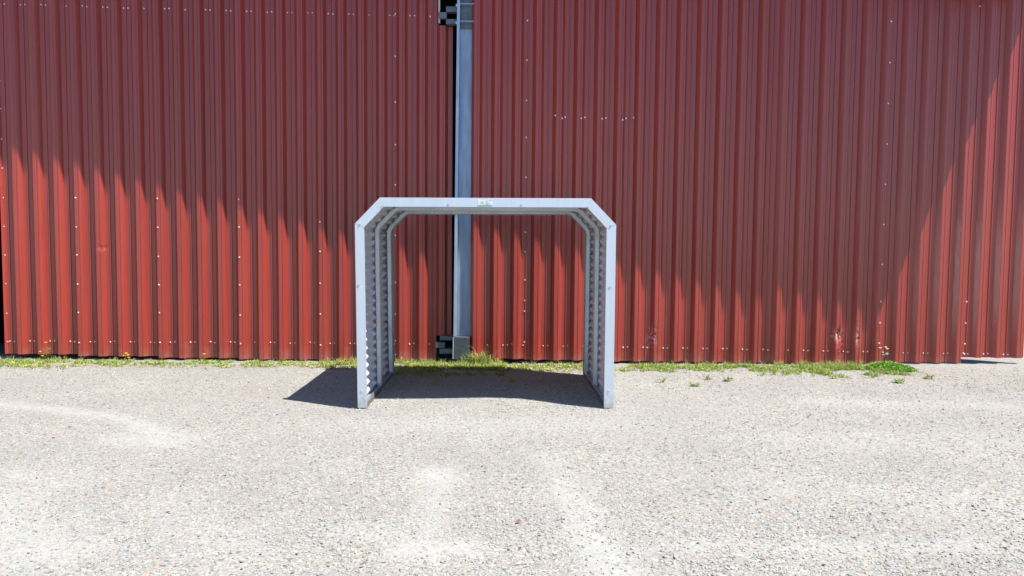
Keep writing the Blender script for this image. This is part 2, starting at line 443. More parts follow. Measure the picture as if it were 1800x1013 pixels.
# ------------------------------------------------------------------ corrugated sheets
DEPTH = .058
FR = [(.0, .002), (.03, 0.), (.145, .0035), (.160, .0085), (.188, .0085), (.204, .005), (.262, .0075), (.392, DEPTH), (.580, DEPTH), (.597, DEPTH-.008), (.638, DEPTH-.008), (.655, DEPTH), (.835, DEPTH)]

def profile(x0, x1, start, pitch, sub=2):
    pts = []
    k0 = math.floor((x0-start)/pitch)-1; k1 = math.ceil((x1-start)/pitch)+1
    raw = []
    for k in range(k0, k1+1):
        for u, d in FR:
            raw.append((start+(k+u)*pitch, d))
    xs = np.array([r[0] for r in raw]); ds = np.array([r[1] for r in raw])
    inside = xs[(xs > x0+1e-4) & (xs < x1-1e-4)]
    gx = np.concatenate([[x0], inside, [x1]])
    out = []
    for a, b in zip(gx[:-1], gx[1:]):
        m = sub if b-a > .02 else 1
        for q in range(m): out.append(a+(b-a)*q/m)
    out.append(gx[-1])
    out = np.array(out)
    return out, np.interp(out, xs, ds)

def depth_at(x, start, pitch):
    u = ((x-start)/pitch) % 1.0
    us = [f[0] for f in FR]+[1.0]; dv = [f[1] for f in FR]+[FR[0][1]]
    return float(np.interp(u, us, dv))

def sheet(parent, x0, x1, zb, ztop, start, pitch, Y, off=0., dents=(), cut=None, sub=2, z0off=None, fine=True):
    xs, ds = profile(x0, x1, start, pitch, sub)
    if cut is not None:
        for c in cut['x']:
            if x0 < c < x1 and np.min(np.abs(xs-c)) > 1e-3:
                k = np.searchsorted(xs, c); xs = np.insert(xs, k, c); ds = np.insert(ds, k, depth_at(c, start, pitch))
    T = ztop if callable(ztop) else (lambda x: ztop)
    zmax = T(x0)
    zr = [0, .02, .06] + list(np.arange(.10, .80, .022 if dents else .06)) + list(np.arange(.82, zmax-zb-.1, .22)) + [None]
    if cut is not None:
        zr = zr[:-1] + [c-zb for c in cut['z']]; zr = sorted(set(round(z, 4) for z in zr)) + [None]
    if any(d[1] > .9 for d in dents):
        dz = [d[1] for d in dents if d[1] > .9][0]
        zr = sorted(set([round(z, 4) for z in zr[:-1]] + [round(v, 4) for v in np.arange(dz-.2, dz+.2, .016)])) + [None]
    V = []; SC = []
    for z in zr:
        for x, d in zip(xs, ds):
            zz = T(x) if z is None else zb+z
            if z == 0:
                zz += .004*vnoise(x, 0, 5, 2.)          # bottom edge is not quite true
            y = (Y(x) if callable(Y) else Y)+off+d + .0035*vnoise(x, zz, .9, 4.) + .0012*vnoise(x, zz, 3.1, 9.)
            sc = 0.
            for cx, cz, rx, rz, dep, scf in dents:
                q = ((x-cx)/rx)**2 + ((zz-cz)/rz)**2
                if q < 9:
                    g = math.exp(-q)
                    y += dep*g*(1+.9*vnoise(x, zz, 22, 3.)) + .006*g*vnoise(x, zz, 60, 1.)
                    sc = max(sc, scf*math.exp(-q*.8))
            V.append((x, y, zz)); SC.append(sc)
    n = len(xs); F = []
    holes = [d for d in dents if d[5] > 1.]
    for j in range(len(zr)-1):
        for i in range(n-1):
            cx = (xs[i]+xs[i+1])/2; cz = (V[j*n+i][2]+V[(j+1)*n+i][2])/2
            if cut is not None and any(bx0 < cx < bx1 and bz0 < cz < bz1 for bx0, bx1, bz0, bz1 in cut['rects']): continue
            if any(abs(cx-(h[0]-.012)) < .020 and abs(cz-(h[1]-.005)) < .012 for h in holes): continue
            F.append((j*n+i, j*n+i+1, (j+1)*n+i+1, (j+1)*n+i))
    me = bpy.data.meshes.new('sheet'); me.from_pydata(V, [], F); me.update()
    at = me.attributes.new('scuff', 'FLOAT', 'POINT'); at.data.foreach_set('value', SC)
    o = link('wall_sheet', me, M['red'], parent)
    sd = o.modifiers.new('gauge', 'SOLIDIFY'); sd.thickness = .0012; sd.offset = 1
    return o

# one screw head shared by all: washer and hex head, pointing to -Y
sb = MB(); sb.cyl((0, 0, 0), (0, -1, 0), .0098, .002, 10); sb.cyl((0, -.002, 0), (0, -1, 0), .0068, .0075, 6, .006)
screw_proto = sb.build('screw', M['screw']); SCREW = screw_proto.data
bpy.data.objects.remove(screw_proto)

def screws(parent, pts, stuff_after=100, holder=None):
    pts = sorted(pts, key=lambda p: (p[0]+.1)**2 + (p[2]-1.5)**2)
    for x, y, z, sh in pts[:stuff_after]:
        o = bpy.data.objects.new('screw', SCREW); C.objects.link(o)
        o.parent = sh; o.location = (x, y, z); o.rotation_euler = (random.uniform(-.15, .15), random.uniform(0, 1), random.uniform(-.15, .15))
    rest = pts[stuff_after:]
    if rest:
        mb = MB()
        for x, y, z, sh in rest:
            mb.cyl((x, y, z), (0, -1, 0), .0085, .002, 8); mb.cyl((x, y-.002, z), (0, -1, 0), .0056, .0065, 6, .005)
        o = mb.build('screw', M['screw'], holder); o['kind'] = 'stuff'

# ------------------------------------------------------------------ building: gabled roof over an open-ended store, red front wall
YR = 8.225; XR = 6.73; HR = 4.80; SL = .25
def rake(x): return HR + SL*(XR-x)
building = thing('storage_building', 'dark red corrugated metal building wall running right from the steel post', 'building', (0, 0, 0))
PW = .2555; SW = -.35
def wallY(x):
    t = min(max((x-3.22)/.26, 0), 1); return 9.30 - .045*t*t*(3-2*t)
segs = [(-.381, .305, .058), (.300, 1.325, .046), (1.320, 2.347, .036), (2.342, 3.369, .034), (3.362, 4.782, .034), (4.775, 5.868, .052), (5.860, 6.70, .118)]
wdents = [(1.925, .36, .050, .085, .030, 1.0), (4.285, .385, .055, .075, .034, 1.2), (4.33, .22, .05, .16, .012, .0), (4.535, .37, .03, .11, .012, .8)]
wsheets = []
for k, (x0, x1, zb) in enumerate(segs):
    dd = [d for d in wdents if x0 < d[0] < x1]
    o = sheet(building, x0, x1, zb, lambda x: rake(x)-.02, SW, PW if k < 5 else .2592, wallY, off=-.0016*(k % 2), dents=dd, sub=4 if dd else 2) if k < 5 else \
        sheet(building, x0, x1, zb, lambda x: rake(x)-.02, 4.757, .2592, wallY, off=-.0016*(k % 2), dents=dd)
    wsheets.append(o)
# horizontal lap: an overlaid upper piece ending in a slightly lifted edge
lap = sheet(building, .655, 1.655, 3.098, lambda x: 5.2, SW, PW, 9.30, off=-.006)
lap['label'] = 'upper sheet piece lapped over the wall with a row of screws'

def sheet_of(x):
    for o, (x0, x1, zb) in zip(wsheets, segs):
        if x0 <= x <= x1: return o
    return wsheets[-1]
sp = []
def wall_pitch(k):      # crest start of rib k
    return SW+k*PW if k < 20 else 4.757+(k-20)*.2592
for k in range(-1, 28):
    c = wall_pitch(k)
    for u in (.50, .72):
        x = c+u*(PW if k < 20 else .2592)
        if x < -.2 or x > 6.62: continue
        if random.random() < .05: continue
        sp.append((x, wallY(x)+DEPTH-.001, .232-.011*x+random.uniform(-.006, .006), sheet_of(x)))
for z in (.27, .66, .81, 1.08, 1.42, 1.67, 2.35, 2.83, 3.30, 3.80, 4.28):
    sp.append((.305, 9.30+DEPTH-.004, z+random.uniform(-.02, .02), wsheets[1]))
for z in (.30, .56, .83, 1.3, 1.8, 2.3, 2.8, 3.3, 3.8, 4.3):
    sp.append((4.80, 9.25-.004, z, wsheets[5]))
for z in (.17, .30, .565, .836, 4.50):
    sp.append((5.895, 9.25-.004, z, wsheets[6]))
for x, z in ((.664, 3.115), (.745, 3.082), (.79, 3.105), (.985, 3.082), (1.035, 3.103), (1.245, 3.080), (1.30, 3.100), (1.50, 3.070), (1.552, 3.098), (1.645, 3.105)):
    sp.append((x, 9.30+depth_at(x, SW, PW)-.008, z, lap))
screws(building, sp, 100, building)
rb = MB()
rb.prism_y([(-8.4, rake(-8.4)), (XR, rake(XR)), (XR, rake(XR)+.10), (-8.4, rake(-8.4)+.10)], YR, 16.4)
rb.build('roof', M['roof'], building)
wb = MB(); wb.box(-8.3, 6.5, 16.0, 16.15, -.1, rake(6.5)-.03); wb.prism_y([(-8.3, rake(6.5)-.03), (6.5, rake(6.5)-.03), (-8.3, rake(-8.3)-.03)], 16.0, 16.15)
wb.build('rear_wall', M['dark'], building)
lw = MB(); lw.box(-8.32, -8.2, 9.75, 15.99, -.1, rake(-8.2)-.05); lw.build('side_wall', M['dark'], building)
# near-black sheets added as interior darkness behind gaps beside the gate, gable above it
ln = MB(); ln.box(-.36, 4.4, 10.3, 10.36, -.05, 4.9); ln.box(-8.1, -.42, 10.9, 10.96, -.05, 5.6); ln.build('dark_backing', M['dark'], building)
gb = MB(); gb.prism_y([(-8.2, 5.32), (-.39, 5.32), (-.39, rake(-.39)-.02), (-8.2, rake(-8.2)-.02)], 9.50, 9.53); gb.build('gable_panel', M['red'], building)
lg = sheet(building, -8.2, -6.62, .03, 5.3, -6.13, .2545, 9.5)

# ------------------------------------------------------------------ gate leaf left of the post
gate = thing('corrugated_gate', 'wide dark red corrugated gate leaf hung left of the steel post, lit along its bottom', 'gate', (0, 0, 0))
PG = .2545; SG = -6.13; YG = 9.42
GTOP = 5.25
gseg = [(-6.305, -5.36, .058), (-5.375, -4.345, .040), (-4.36, -3.325, .024), (-3.34, -2.308, .012), (-2.325, -1.36, .010), (-1.375, -.628, .016)]
gdents = [(-5.06, 1.415, .045, .028, .012, .35)]
cut = dict(x=[-.822, -.80], z=[.335, 4.23], rects=[(-.822, 0, -1, .335), (-.80, 0, 4.23, 9)])
gs = []
for k, (x0, x1, zb) in enumerate(gseg):
    dd = [d for d in gdents if x0 < d[0] < x1]
    gs.append(sheet(gate, x0, x1, zb, GTOP, SG, PG, YG, off=-.0016*(k % 2), dents=dd, cut=cut if k == 5 else None, sub=3 if dd else 2))
def gsheet(x):
    for o, (x0, x1, zb) in zip(gs, gseg):
        if x0 <= x <= x1: return o
    return gs[0]
sp = []
for k in range(-1, 21):
    for u in (.50, .72):
        x = SG+(k+u)*PG
        if x < -6.28 or x > -.86: continue
        if random.random() > .04:
            sp.append((x, YG+DEPTH-.001, .223+random.uniform(-.007, .007), gsheet(x)))
        if random.random() > .06:
            sp.append((x, YG+DEPTH-.001, 4.435-.0155*(x+6.2)+random.uniform(-.006, .006), gsheet(x)))
for sx, zs in ((-6.29, [.222+.365*q for q in range(12)]), (-5.355, [.222+.365*q for q in range(6)]), (-4.335, [.225+.365*q for q in range(6)]),
               (-3.317, [.225+.365*q for q in range(6)]), (-2.30, [.21, .60, 1.0, 1.40, 1.76]), (-1.355, [.07, .25, .6, 1.0, 1.6, 2.25, 2.75, 3.3, 3.85, 4.38])):
    for z in zs: sp.append((sx+.006, YG+depth_at(sx+.006, SG, PG)-.004, z+random.uniform(-.012, .012), gsheet(sx)))
screws(gate, sp, 100, gate)
fr = MB()
for z in (.42, 2.2, 4.0, 5.1): fr.box(-6.25, -.86, YG+.075, YG+.111, z, z+.06)
fr.build('frame_rail', M['frame'], gate)
fs = MB(); fs.box(-6.28, -6.20, YG+.112, YG+.17, .05, 5.2); fs.build('frame_stile', M['frame'], gate)
fs = MB(); fs.box(-.90, -.83, YG+.112, YG+.17, .05, 5.2); fs.build('frame_stile', M['frame'], gate)
# knuckles welded to the gate, sitting between the fork plates of the post
for x0, x1, z0, z1 in ((-.825, -.705, .178, .252), (-.80, -.700, 4.312, 4.388)):
    kb = MB(); kb.box(x0, x1, YG-.02, YG+.06, z0, z1); kb.build('hinge_knuckle', M['hinge'], gate, bevel=.006)
# bent-back sheet edge beside the upper hinge opening
eb = MB(); eb.add([(-.803, YG-.004, 4.27), (-.786, YG+.012, 4.25), (-.786, YG+.012, 5.2), (-.806, YG-.006, 5.2),
                   (-.803, YG+.0, 4.27), (-.786, YG+.016, 4.25), (-.786, YG+.016, 5.2), (-.806, YG-.002, 5.2)],
                  [(0,1,2,3),(7,6,5,4),(0,4,5,1),(1,5,6,2),(2,6,7,3),(3,7,4,0)])
eb.build('bent_edge', M['screw'], gate)

# ------------------------------------------------------------------ steel post with hinges
post = thing('steel_post', 'blue grey steel hinge post between the two red corrugated panels', 'post', (-.49, 9.36, 0))
post.rotation_euler = (0, .007, 0)
def P(mb, name, mat, bevel=0.): return mb.build(name, mat, post, bevel=bevel)
PZ = 5.3
pb = MB(); pb.box(-.070, .115, .03, .045, .34, PZ); P(pb, 'web', M['post'])
pb = MB(); pb.box(-.106, -.071, -.075, .15, .34, PZ); P(pb, 'flange', M['postedge'], .003)
pb = MB(); pb.box(.116, .130, -.03, .15, .34, PZ); P(pb, 'flange', M['postedge'], .003)
for z in (4.465, 4.255):
    pb = MB(); pb.box(-.069, .114, -.052, .028, z-.004, z+.004); P(pb, 'stiffener_plate', M['postedge'])
    pb = MB(); pb.cyl((-.107, -.045, z-.02), (-1, 0, 0), .017, .016, 6); P(pb, 'bolt', M['bolt'])
pb = MB(); pb.box(-.068, .113, .012, .028, 4.18, PZ); P(pb, 'backing_plate', M['hinge'])
pb = MB(); pb.box(-.108, .098, -.095, .14, .055, .338); P(pb, 'base_box', M['box'], .006)
pb = MB(); pb.box(-.109, -.100, -.098, -.0952, .06, .333); P(pb, 'box_edge', M['bolt'])
for z0, z1 in ((4.385, 4.455), (4.235, 4.30), (.278, .335), (.105, .172)):
    x0 = -.25 if z0 > 1 else -.285
    pb = MB(); pb.box(x0, -.109, .02, .11, z0, z1); P(pb, 'hinge_plate', M['hinge'], .008)

# ------------------------------------------------------------------ galvanised shelter
HW, ZE, TW, ZT = 1.172, 1.682, .946, 1.916
shelter = thing('metal_shelter', 'open ended galvanised steel shelter with chamfered corners standing on the gravel', 'shelter', (-.130, 6.665, .004))
shelter.rotation_euler = (0, -.0058, 0)
OUT = [(-HW+.012, 0.012), (-HW, ZE), (-TW, ZT), (TW, ZT), (HW, ZE), (HW-.008, 0.012)]
def offset(poly, d):
    res = []
    n = len(poly)
    ns = []
    for (x0, z0), (x1, z1) in zip(poly[:-1], poly[1:]):
        L = math.hypot(x1-x0, z1-z0); ns.append(((z1-z0)/L, -(x1-x0)/L))
    for i, (x, z) in enumerate(poly):
        if i == 0: nn = ns[0]; k = 1
        elif i == n-1: nn = ns[-1]; k = 1
        else:
            a, b = ns[i-1], ns[i]
            nn = (a[0]+b[0], a[1]+b[1]); L = math.hypot(*nn); nn = (nn[0]/L, nn[1]/L); k = 1/(nn[0]*a[0]+nn[1]*a[1])
        res.append((x+nn[0]*d*k, z+nn[1]*d*k))
    return res
def fillet(poly, r, seg=6):
    out = [poly[0]]
    for p, q, s in zip(poly[:-2], poly[1:-1], poly[2:]):
        a = Vector(p)-Vector(q); b = Vector(s)-Vector(q); a.normalize(); b.normalize()
        th = a.angle(b); t = r/math.tan(th/2)
        c = Vector(q)+(a+b).normalized()*(r/math.sin(th/2))
        p0 = Vector(q)+a*t; p1 = Vector(q)+b*t
        for k in range(seg+1):
            m = p0.lerp(p1, k/seg)-c
            u = k/seg
            v0 = p0-c; v1 = p1-c; om = v0.angle(v1)
            v = (v0*math.sin((1-u)*om)+v1*math.sin(u*om))/math.sin(om)
            out.append(tuple(c+v))
    out.append(poly[-1]); return out
def resample(poly, step):
    pts = [Vector(p) for p in poly]; L = [0.]
    for a, b in zip(pts[:-1], pts[1:]): L.append(L[-1]+(b-a).length)
    n = int(L[-1]/step); out = []
    for k in range(n+1):
        s = L[-1]*k/n
        i = min(max(np.searchsorted(L, s)-1, 0), len(pts)-2)
        t = (s-L[i])/(L[i+1]-L[i]); d = (pts[i+1]-pts[i]).normalized()
        out.append((pts[i].lerp(pts[i+1], t), Vector((d.y, -d.x)), s))
    return out
SD = 1.745
# corrugated skin: waves run front to back, one continuous arch
skin_path = resample(fillet(offset(OUT, .026), .07), .0105)
V = []; F = []
ysk = [.022, .45, .9, 1.3, SD-.02]
for j, y in enumerate(ysk):
    for p, nrm, s in skin_path:
        q = p + nrm*(.0125*math.cos(2*math.pi*s/.0835))
        V.append((q.x + .002*vnoise(q.x*3, y*2, 1, q.y), y, q.y+.03 if False else q.y))
n = len(skin_path)
for j in range(len(ysk)-1):
    for i in range(n-1): F.append((j*n+i, j*n+i+1, (j+1)*n+i+1, (j+1)*n+i))
skin = pyobj('corrugated_skin', V, F, M['galv'], shelter, smooth=True)
sd = skin.modifiers.new('gauge', 'SOLIDIFY'); sd.thickness = .0015
# hat ribs that follow the arch inside the skin
HAT = [(-.058, .0), (-.034, .0), (-.027, .034), (-.020, .036), (-.009, .036), (-.005, .020), (.005, .020), (.009, .036), (.020, .036), (.027, .034), (.034, .0), (.058, .0)]
for yc in (.86, SD-.105):
    path = resample(fillet(offset([(OUT[0][0], .055)]+OUT[1:-1]+[(OUT[-1][0], .055)], .042), .13, 10), .02)
    V = []; F = []; m = len(HAT)
    for p, nrm, s in path:
        for dy, h in HAT:
            q = p+nrm*h; V.append((q.x, yc+dy, q.y))
    for i in range(len(path)-1):
        for k in range(m-1): F.append((i*m+k, i*m+k+1, (i+1)*m+k+1, (i+1)*m+k))
    rib = pyobj('rib', V, F, M['rib'], shelter)
    sd = rib.modifiers.new('gauge', 'SOLIDIFY'); sd.thickness = .002
# base rails: galvanised channel on a dark bearer, either side
for s in (-1, 1):
    xo = s*(HW-.014); xi = s*(HW-.086)
    b = MB(); b.box(min(xo, xi), max(xo, xi), .006, SD-.006, -.012, .046); b.build('bearer', M['rail'], shelter, bevel=.003)
    b = MB(); lo, hi = sorted((xo-s*.006, xi+s*.004)); b.box(lo, hi, .008, SD-.008, .047, .051)
    lip = sorted((xi+s*.004, xi+s*.007)); b.box(lip[0], lip[1], .008, SD-.008, .052, .072)
    b.build('sill_channel', M['rib'], shelter)
# face trims: front and back
INN = offset(OUT, .082)
def mid(a, b, z):
    t = (z-a[1])/(b[1]-a[1]); return (a[0]+(b[0]-a[0])*t, z)
def trim_run(y0, dirn):
    pieces = []
    for k in range(5):
        a, b, c, d = OUT[k], OUT[k+1], INN[k+1], INN[k]
        if k in (0, 4):
            lo, hi = (a, b) if k == 0 else (b, a); li, hi_i = (d, c) if k == 0 else (c, d)
            zs = 1.115 if k == 0 else 1.10
            m1, m2 = mid(lo, hi, zs), mid(li, hi_i, zs)
            pieces.append(([lo, m1, m2, li], -.0012, (lo, m1))); pieces.append(([m1, hi, hi_i, m2], 0, (m1, hi)))
        else:
            pieces.append(([a, b, c, d], -.0012 if k in (1, 3) else 0, (a, b)))
    for poly, dy, (p, q) in pieces:
        mb = MB()
        # plate with a hair joint against its neighbours
        cx = sum(v[0] for v in poly)/4; cz = sum(v[1] for v in poly)/4
        L = max(math.hypot(q[0]-p[0], q[1]-p[1]), .1)
        poly2 = [(cx+(v[0]-cx)*(1-.0016/L), cz+(v[1]-cz)*(1-.0016/L)) for v in poly]
        ya, yb = sorted((y0+dirn*dy, y0+dirn*(dy+.0025)))
        mb.prism_y(poly2, ya, yb)
        dx, dz = q[0]-p[0], q[1]-p[1]; l = math.hypot(dx, dz); nx_, nz_ = dz/l, -dx/l
        # outer return lip, inner return lip
        p2 = (poly2[0], poly2[1]) if p == poly[0] else (poly2[1], poly2[0])
        a_, b_ = poly2[0], poly2[1]
        ret = [a_, b_, (b_[0]+nx_*.0025, b_[1]+nz_*.0025), (a_[0]+nx_*.0025, a_[1]+nz_*.0025)]
        yc_, yd_ = sorted((y0+dirn*(dy+.0027), y0+dirn*(dy+.060))); mb.prism_y(ret, yc_, yd_)
        d_, c_ = poly2[3], poly2[2]
        ret = [d_, c_, (c_[0]-nx_*.0025, c_[1]-nz_*.0025), (d_[0]-nx_*.0025, d_[1]-nz_*.0025)]
        yc_, yd_ = sorted((y0+dirn*(dy+.0027), y0+dirn*(dy+.020))); mb.prism_y(ret, yc_, yd_)
        mb.build('face_trim', M['trim'], shelter)
trim_run(0, 1)
trim_run(SD, -1)
# bolts on the front face (positions local to the shelter)
for x, z in ((-.925, 1.842), (-.336, 1.860), (.321, 1.860), (.919, 1.842), (-1.127, 1.682), (1.127, 1.677), (-1.142, 1.137), (1.126, 1.123), (-1.122, .170), (1.121, .172)):
    b = MB(); b.cyl((x, -.0013, z), (0, -1, 0), .0098, .002, 10); b.cyl((x, -.0033, z), (0, -1, 0), .0065, .006, 6, .006)
    b.build('bolt', M['bolt'], shelter)
# printed label on the top trim: pale ground, small round emblem, lines of grey print, green flash and bar
st = MB(); st.box(-.071, .061, -.0022, -.0012, 1.846, 1.900); plate = st.build('sticker', M['sticker'], shelter)
q = MB(); q.box(-.068, .058, -.0030, -.0024, 1.848, 1.8535); q.build('printed_bar', M['teal'], plate)
q = MB(); q.prism_y([(.032, 1.893), (.059, 1.896), (.056, 1.892), (.036, 1.887)], -.0030, -.0024); q.build('printed_flash', M['teal'], plate)
q = MB(); q.prism_y([(-.058, 1.868), (-.030, 1.866), (-.038, 1.888), (-.045, 1.884)], -.0030, -.0024); q.build('printed_emblem', M['olive'], plate)
q = MB(); q.prism_y([(-.026 + .008*math.cos(t*math.pi/4), 1.882+.008*math.sin(t*math.pi/4)) for t in range(8)], -.0030, -.0024)
q.prism_y([(-.036, 1.866), (-.012, 1.864), (-.012, 1.868), (-.034, 1.870)], -.0030, -.0024); q.build('printed_emblem', M['grey print'], plate)
q = MB()
for z, x1 in ((1.890, .026), (1.881, .028), (1.872, .018), (1.864, .044), (1.8575, .030)):
    x = .0
    while x < x1-.004:
        w = random.uniform(.004, .009); q.box(x, min(x+w, x1), -.0030, -.0024, z-.0022, z+.0022); x += w+.002
q.build('printed_text', M['grey print'], plate)

# ------------------------------------------------------------------ plants
class Leaves:
    def __init__(s): s.V = []; s.F = []; s.T = []
    def blade(s, x, y, z, h, w, az, lean, col, curl=.5):
        dx, dy = math.cos(az), math.sin(az); px, py = -dy*w*.5, dx*w*.5
        pts = [(0, 0), (.45, .35*lean), (.8, .75*lean), (1., (1+curl)*lean)]
        n = len(s.V)
        for k, (u, l) in enumerate(pts):
            ww = (1, .9, .6, .05)[k]
            cx, cy, cz = x+dx*l*h, y+dy*l*h, z+u*h*math.sqrt(max(.1, 1-(.5*lean)**2))
            s.V += [(cx-px*ww, cy-py*ww, cz), (cx+px*ww, cy+py*ww, cz)]
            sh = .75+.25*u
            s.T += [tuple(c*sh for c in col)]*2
        for k in range(3): s.F.append((n+2*k, n+2*k+1, n+2*k+3, n+2*k+2))
    def leaf(s, x, y, z, L, w, az, pitch, col):
        d = Vector((math.cos(az)*math.cos(pitch), math.sin(az)*math.cos(pitch), math.sin(pitch)))
        side = Vector((-math.sin(az), math.cos(az), 0)); up = d.cross(side)*-1
        o = Vector((x, y, z)); n = len(s.V)
        for u, ww, h in ((0, .15, 0), (.35, 1, .12), (.7, .8, .10), (1, .08, -.05)):
            c = o+d*(L*u)+up*(L*h)
            s.V += [tuple(c-side*w*.5*ww), tuple(c+side*w*.5*ww)]; s.T += [col, col]
        for k in range(3): s.F.append((n+2*k, n+2*k+1, n+2*k+3, n+2*k+2))
    def build(s, name, parent=None):
        return npmesh(name, np.array(s.V), np.array(s.F), M['leaf'], tint=np.array(s.T), parent=parent)

GREEN = [(.20, .32, .035), (.26, .38, .06), (.15, .26, .03), (.32, .40, .08), (.22, .36, .08)]
DRY = [(.52, .44, .22), (.58, .50, .28), (.46, .36, .18), (.52, .46, .16)]
YEL = [(.42, .45, .09), (.46, .46, .14), (.36, .41, .08)]
def col_of(dry, yel):
    # straw, yellowing and green blades mixed
    r = random.random()
    c = random.choice(DRY) if r < dry else random.choice(YEL) if r < dry+yel else random.choice(GREEN)
    f = random.uniform(.66, 1.05)
    return tuple(v*f for v in c)

# verge along the foot of the sheets: (x0, x1, y0, y1, clumps, blades per clump, height, dry, yellow)
gr = Leaves()
zones = [(-6.6, -5.2, 8.58, 9.42, 250, 15, .052, .40, .30), (-5.3, -3.0, 8.72, 9.40, 260, 13, .042, .38, .32), (-3.1, -1.9, 8.78, 9.38, 130, 13, .045, .45, .3),
         (-2.2, -1.2, 8.72, 9.40, 170, 18, .075, .30, .4), (-1.25, .05, 8.30, 9.34, 560, 18, .058, .36, .38), (.05, 1.05, 8.52, 9.22, 170, 14, .045, .58, .25),
         (1.05, 2.0, 8.62, 9.20, 130, 15, .05, .22, .25), (1.9, 3.1, 8.55, 9.20, 200, 15, .055, .18, .22), (3.0, 3.9, 8.32, 9.18, 170, 15, .055, .25, .2), (3.7, 4.75, 8.15, 9.15, 300, 17, .065, .15, .2),
         (4.6, 5.0, 8.4, 9.0, 40, 10, .035, .2, .2)]
for x0, x1, y0, y1, nc, nb, h, dry, yel in zones:
    for _ in range(int(nc*1.45)):
        cx = random.uniform(x0, x1); cx += .0; t = random.betavariate(2.2, 1.6); cy = y0+(y1-y0)*t
        if vnoise(cx, cy, 2.6, 30.) < (-.16 if x0 > 1 else -.30): continue
        hh = h*random.uniform(.45, 1.25)*(.65+.5*t)
        if -1.25 < cx < 1.1 and 6.6 < cy < 8.45 and abs(cx+.13) > 1.0: continue
        dloc = dry*(1.4-t); broad = random.random() < .35
        for _ in range(nb):
            r = abs(random.gauss(0, .028)); a = random.uniform(0, 6.283)
            bx, by = cx+r*math.cos(a), cy+r*math.sin(a)
            if broad:
                gr.leaf(bx, by, gz(bx, by)+random.uniform(.0, .02), random.uniform(.016, .034), random.uniform(.010, .018), random.uniform(0, 6.28), random.uniform(.0, .9), col_of(dloc*.4, yel*.6))
            else:
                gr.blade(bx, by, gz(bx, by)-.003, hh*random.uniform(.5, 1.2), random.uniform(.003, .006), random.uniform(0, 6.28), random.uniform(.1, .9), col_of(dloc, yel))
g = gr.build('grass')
tag(g, 'short green and straw coloured grass growing along the foot of the walls', 'grass', kind='stuff')

# dense bright clover-like plant by the right-hand wall
def leafy(name, label, x, y, rx, ry, h, n, cols):
    root = thing(name, label, 'plant', (x, y, gz(x, y)))
    lv = Leaves()
    for _ in range(n):
        a = random.uniform(0, 6.283); r = math.sqrt(random.random())
        px, py = rx*r*math.cos(a), ry*r*math.sin(a)
        top = h*(1-.75*r*r)*random.uniform(.35, 1.1)
        c = random.choice(cols); f = random.uniform(.7, 1.25)
        for k in range(3):
            lv.leaf(px, py, top, random.uniform(.016, .030), random.uniform(.012, .020), a+random.uniform(-2.6, 2.6), random.uniform(-.1, .8), tuple(v*f for v in c))
    lv.build('foliage', root)
    st = MB()
    for _ in range(26):
        a = random.uniform(0, 6.283); r = random.random()*.7
        st.tube([(0.3*rx*r*math.cos(a), .3*ry*r*math.sin(a), -.01), (rx*r*math.cos(a)*.7, ry*r*math.sin(a)*.7, h*.35), (rx*r*math.cos(a), ry*r*math.sin(a), h*.7*(1-.6*r))], [.0022, .0018, .0012], 4)
    st.build('stem', M['stem'], root)
    return root
leafy('leafy_weed', 'dense bright green leafy weed at the foot of the red wall right of the grass', 4.73, 8.85, .27, .25, .085, 700, [(.11, .27, .018), (.13, .31, .024), (.085, .22, .02), (.17, .33, .034)])

def rosette(x, y, r, n, label, red=False):
    root = thing('small_weed', label, 'plant', (x, y, gz(x, y)), 'small weeds scattered in the gravel')
    lv = Leaves()
    for k in range(n):
        c = (.26, .17, .07) if red and random.random() < .45 else random.choice(GREEN); f = random.uniform(.8, 1.25)
        a = random.uniform(0, 6.283); q = r*random.uniform(0, .6)
        r_ = r; lv.leaf(q*math.cos(a), q*math.sin(a), .006+random.uniform(0, .028), r*random.uniform(.4, .8), r*.26, a+random.uniform(-.7, .7), random.uniform(.05, .75), tuple(v*f*.8 for v in c))
    lv.build('foliage', root)
rosette(2.07, 7.77, .062, 30, 'flat green weed farthest out in the gravel right of the shelter')
rosette(2.31, 8.15, .055, 30, 'small reddish weed, left one of a close pair by the grass right of shelter', True)
rosette(2.52, 8.04, .06, 34, 'small green weed, right one of a close pair by the grass right of shelter')
rosette(1.77, 8.02, .055, 22, 'tiny green weed in the gravel close to the right foot of the shelter')
rosette(-.69, 7.80, .05, 20, 'dark green weed in the shade inside the shelter, left of its middle')
rosette(.13, 7.98, .055, 22, 'dark green weed in the shade inside the shelter, right of its middle')
rosette(4.36, 7.95, .07, 36, 'yellow green weed lowest in front of the bright leafy plant by the right wall')
rosette(4.86, 8.22, .07, 26, 'brownish green weed in the gravel at the right end of the grass', True)

# tall tuft against the post
root = thing('grass_tuft', 'tall bending grass tuft growing at the right foot of the steel post', 'grass tuft', (-.26, 9.17, gz(-.26, 9.17)))
lv = Leaves()
for _ in range(420):
    a = random.uniform(0, 6.283); r = min(abs(random.gauss(0, .11)), .2)
    lv.blade(r*math.cos(a)*1.3, r*math.sin(a)*.5, -.004, random.uniform(.06, .20)*(1.1-min(r*2.2, .7)), random.uniform(.004, .008), random.uniform(0, 6.28), random.uniform(.1, .9), col_of(.18, .35))
lv2 = Leaves()
for _ in range(12):
    lv2.blade(random.gauss(.05, .05), random.gauss(0, .03), -.004, random.uniform(.22, .31), .005, random.choice((random.gauss(0, .4), random.gauss(3.1, .4))), random.uniform(.3, .8), (.38, .38, .20))
lv.build('blades', root)
lv2.build('seed_stalks', root)

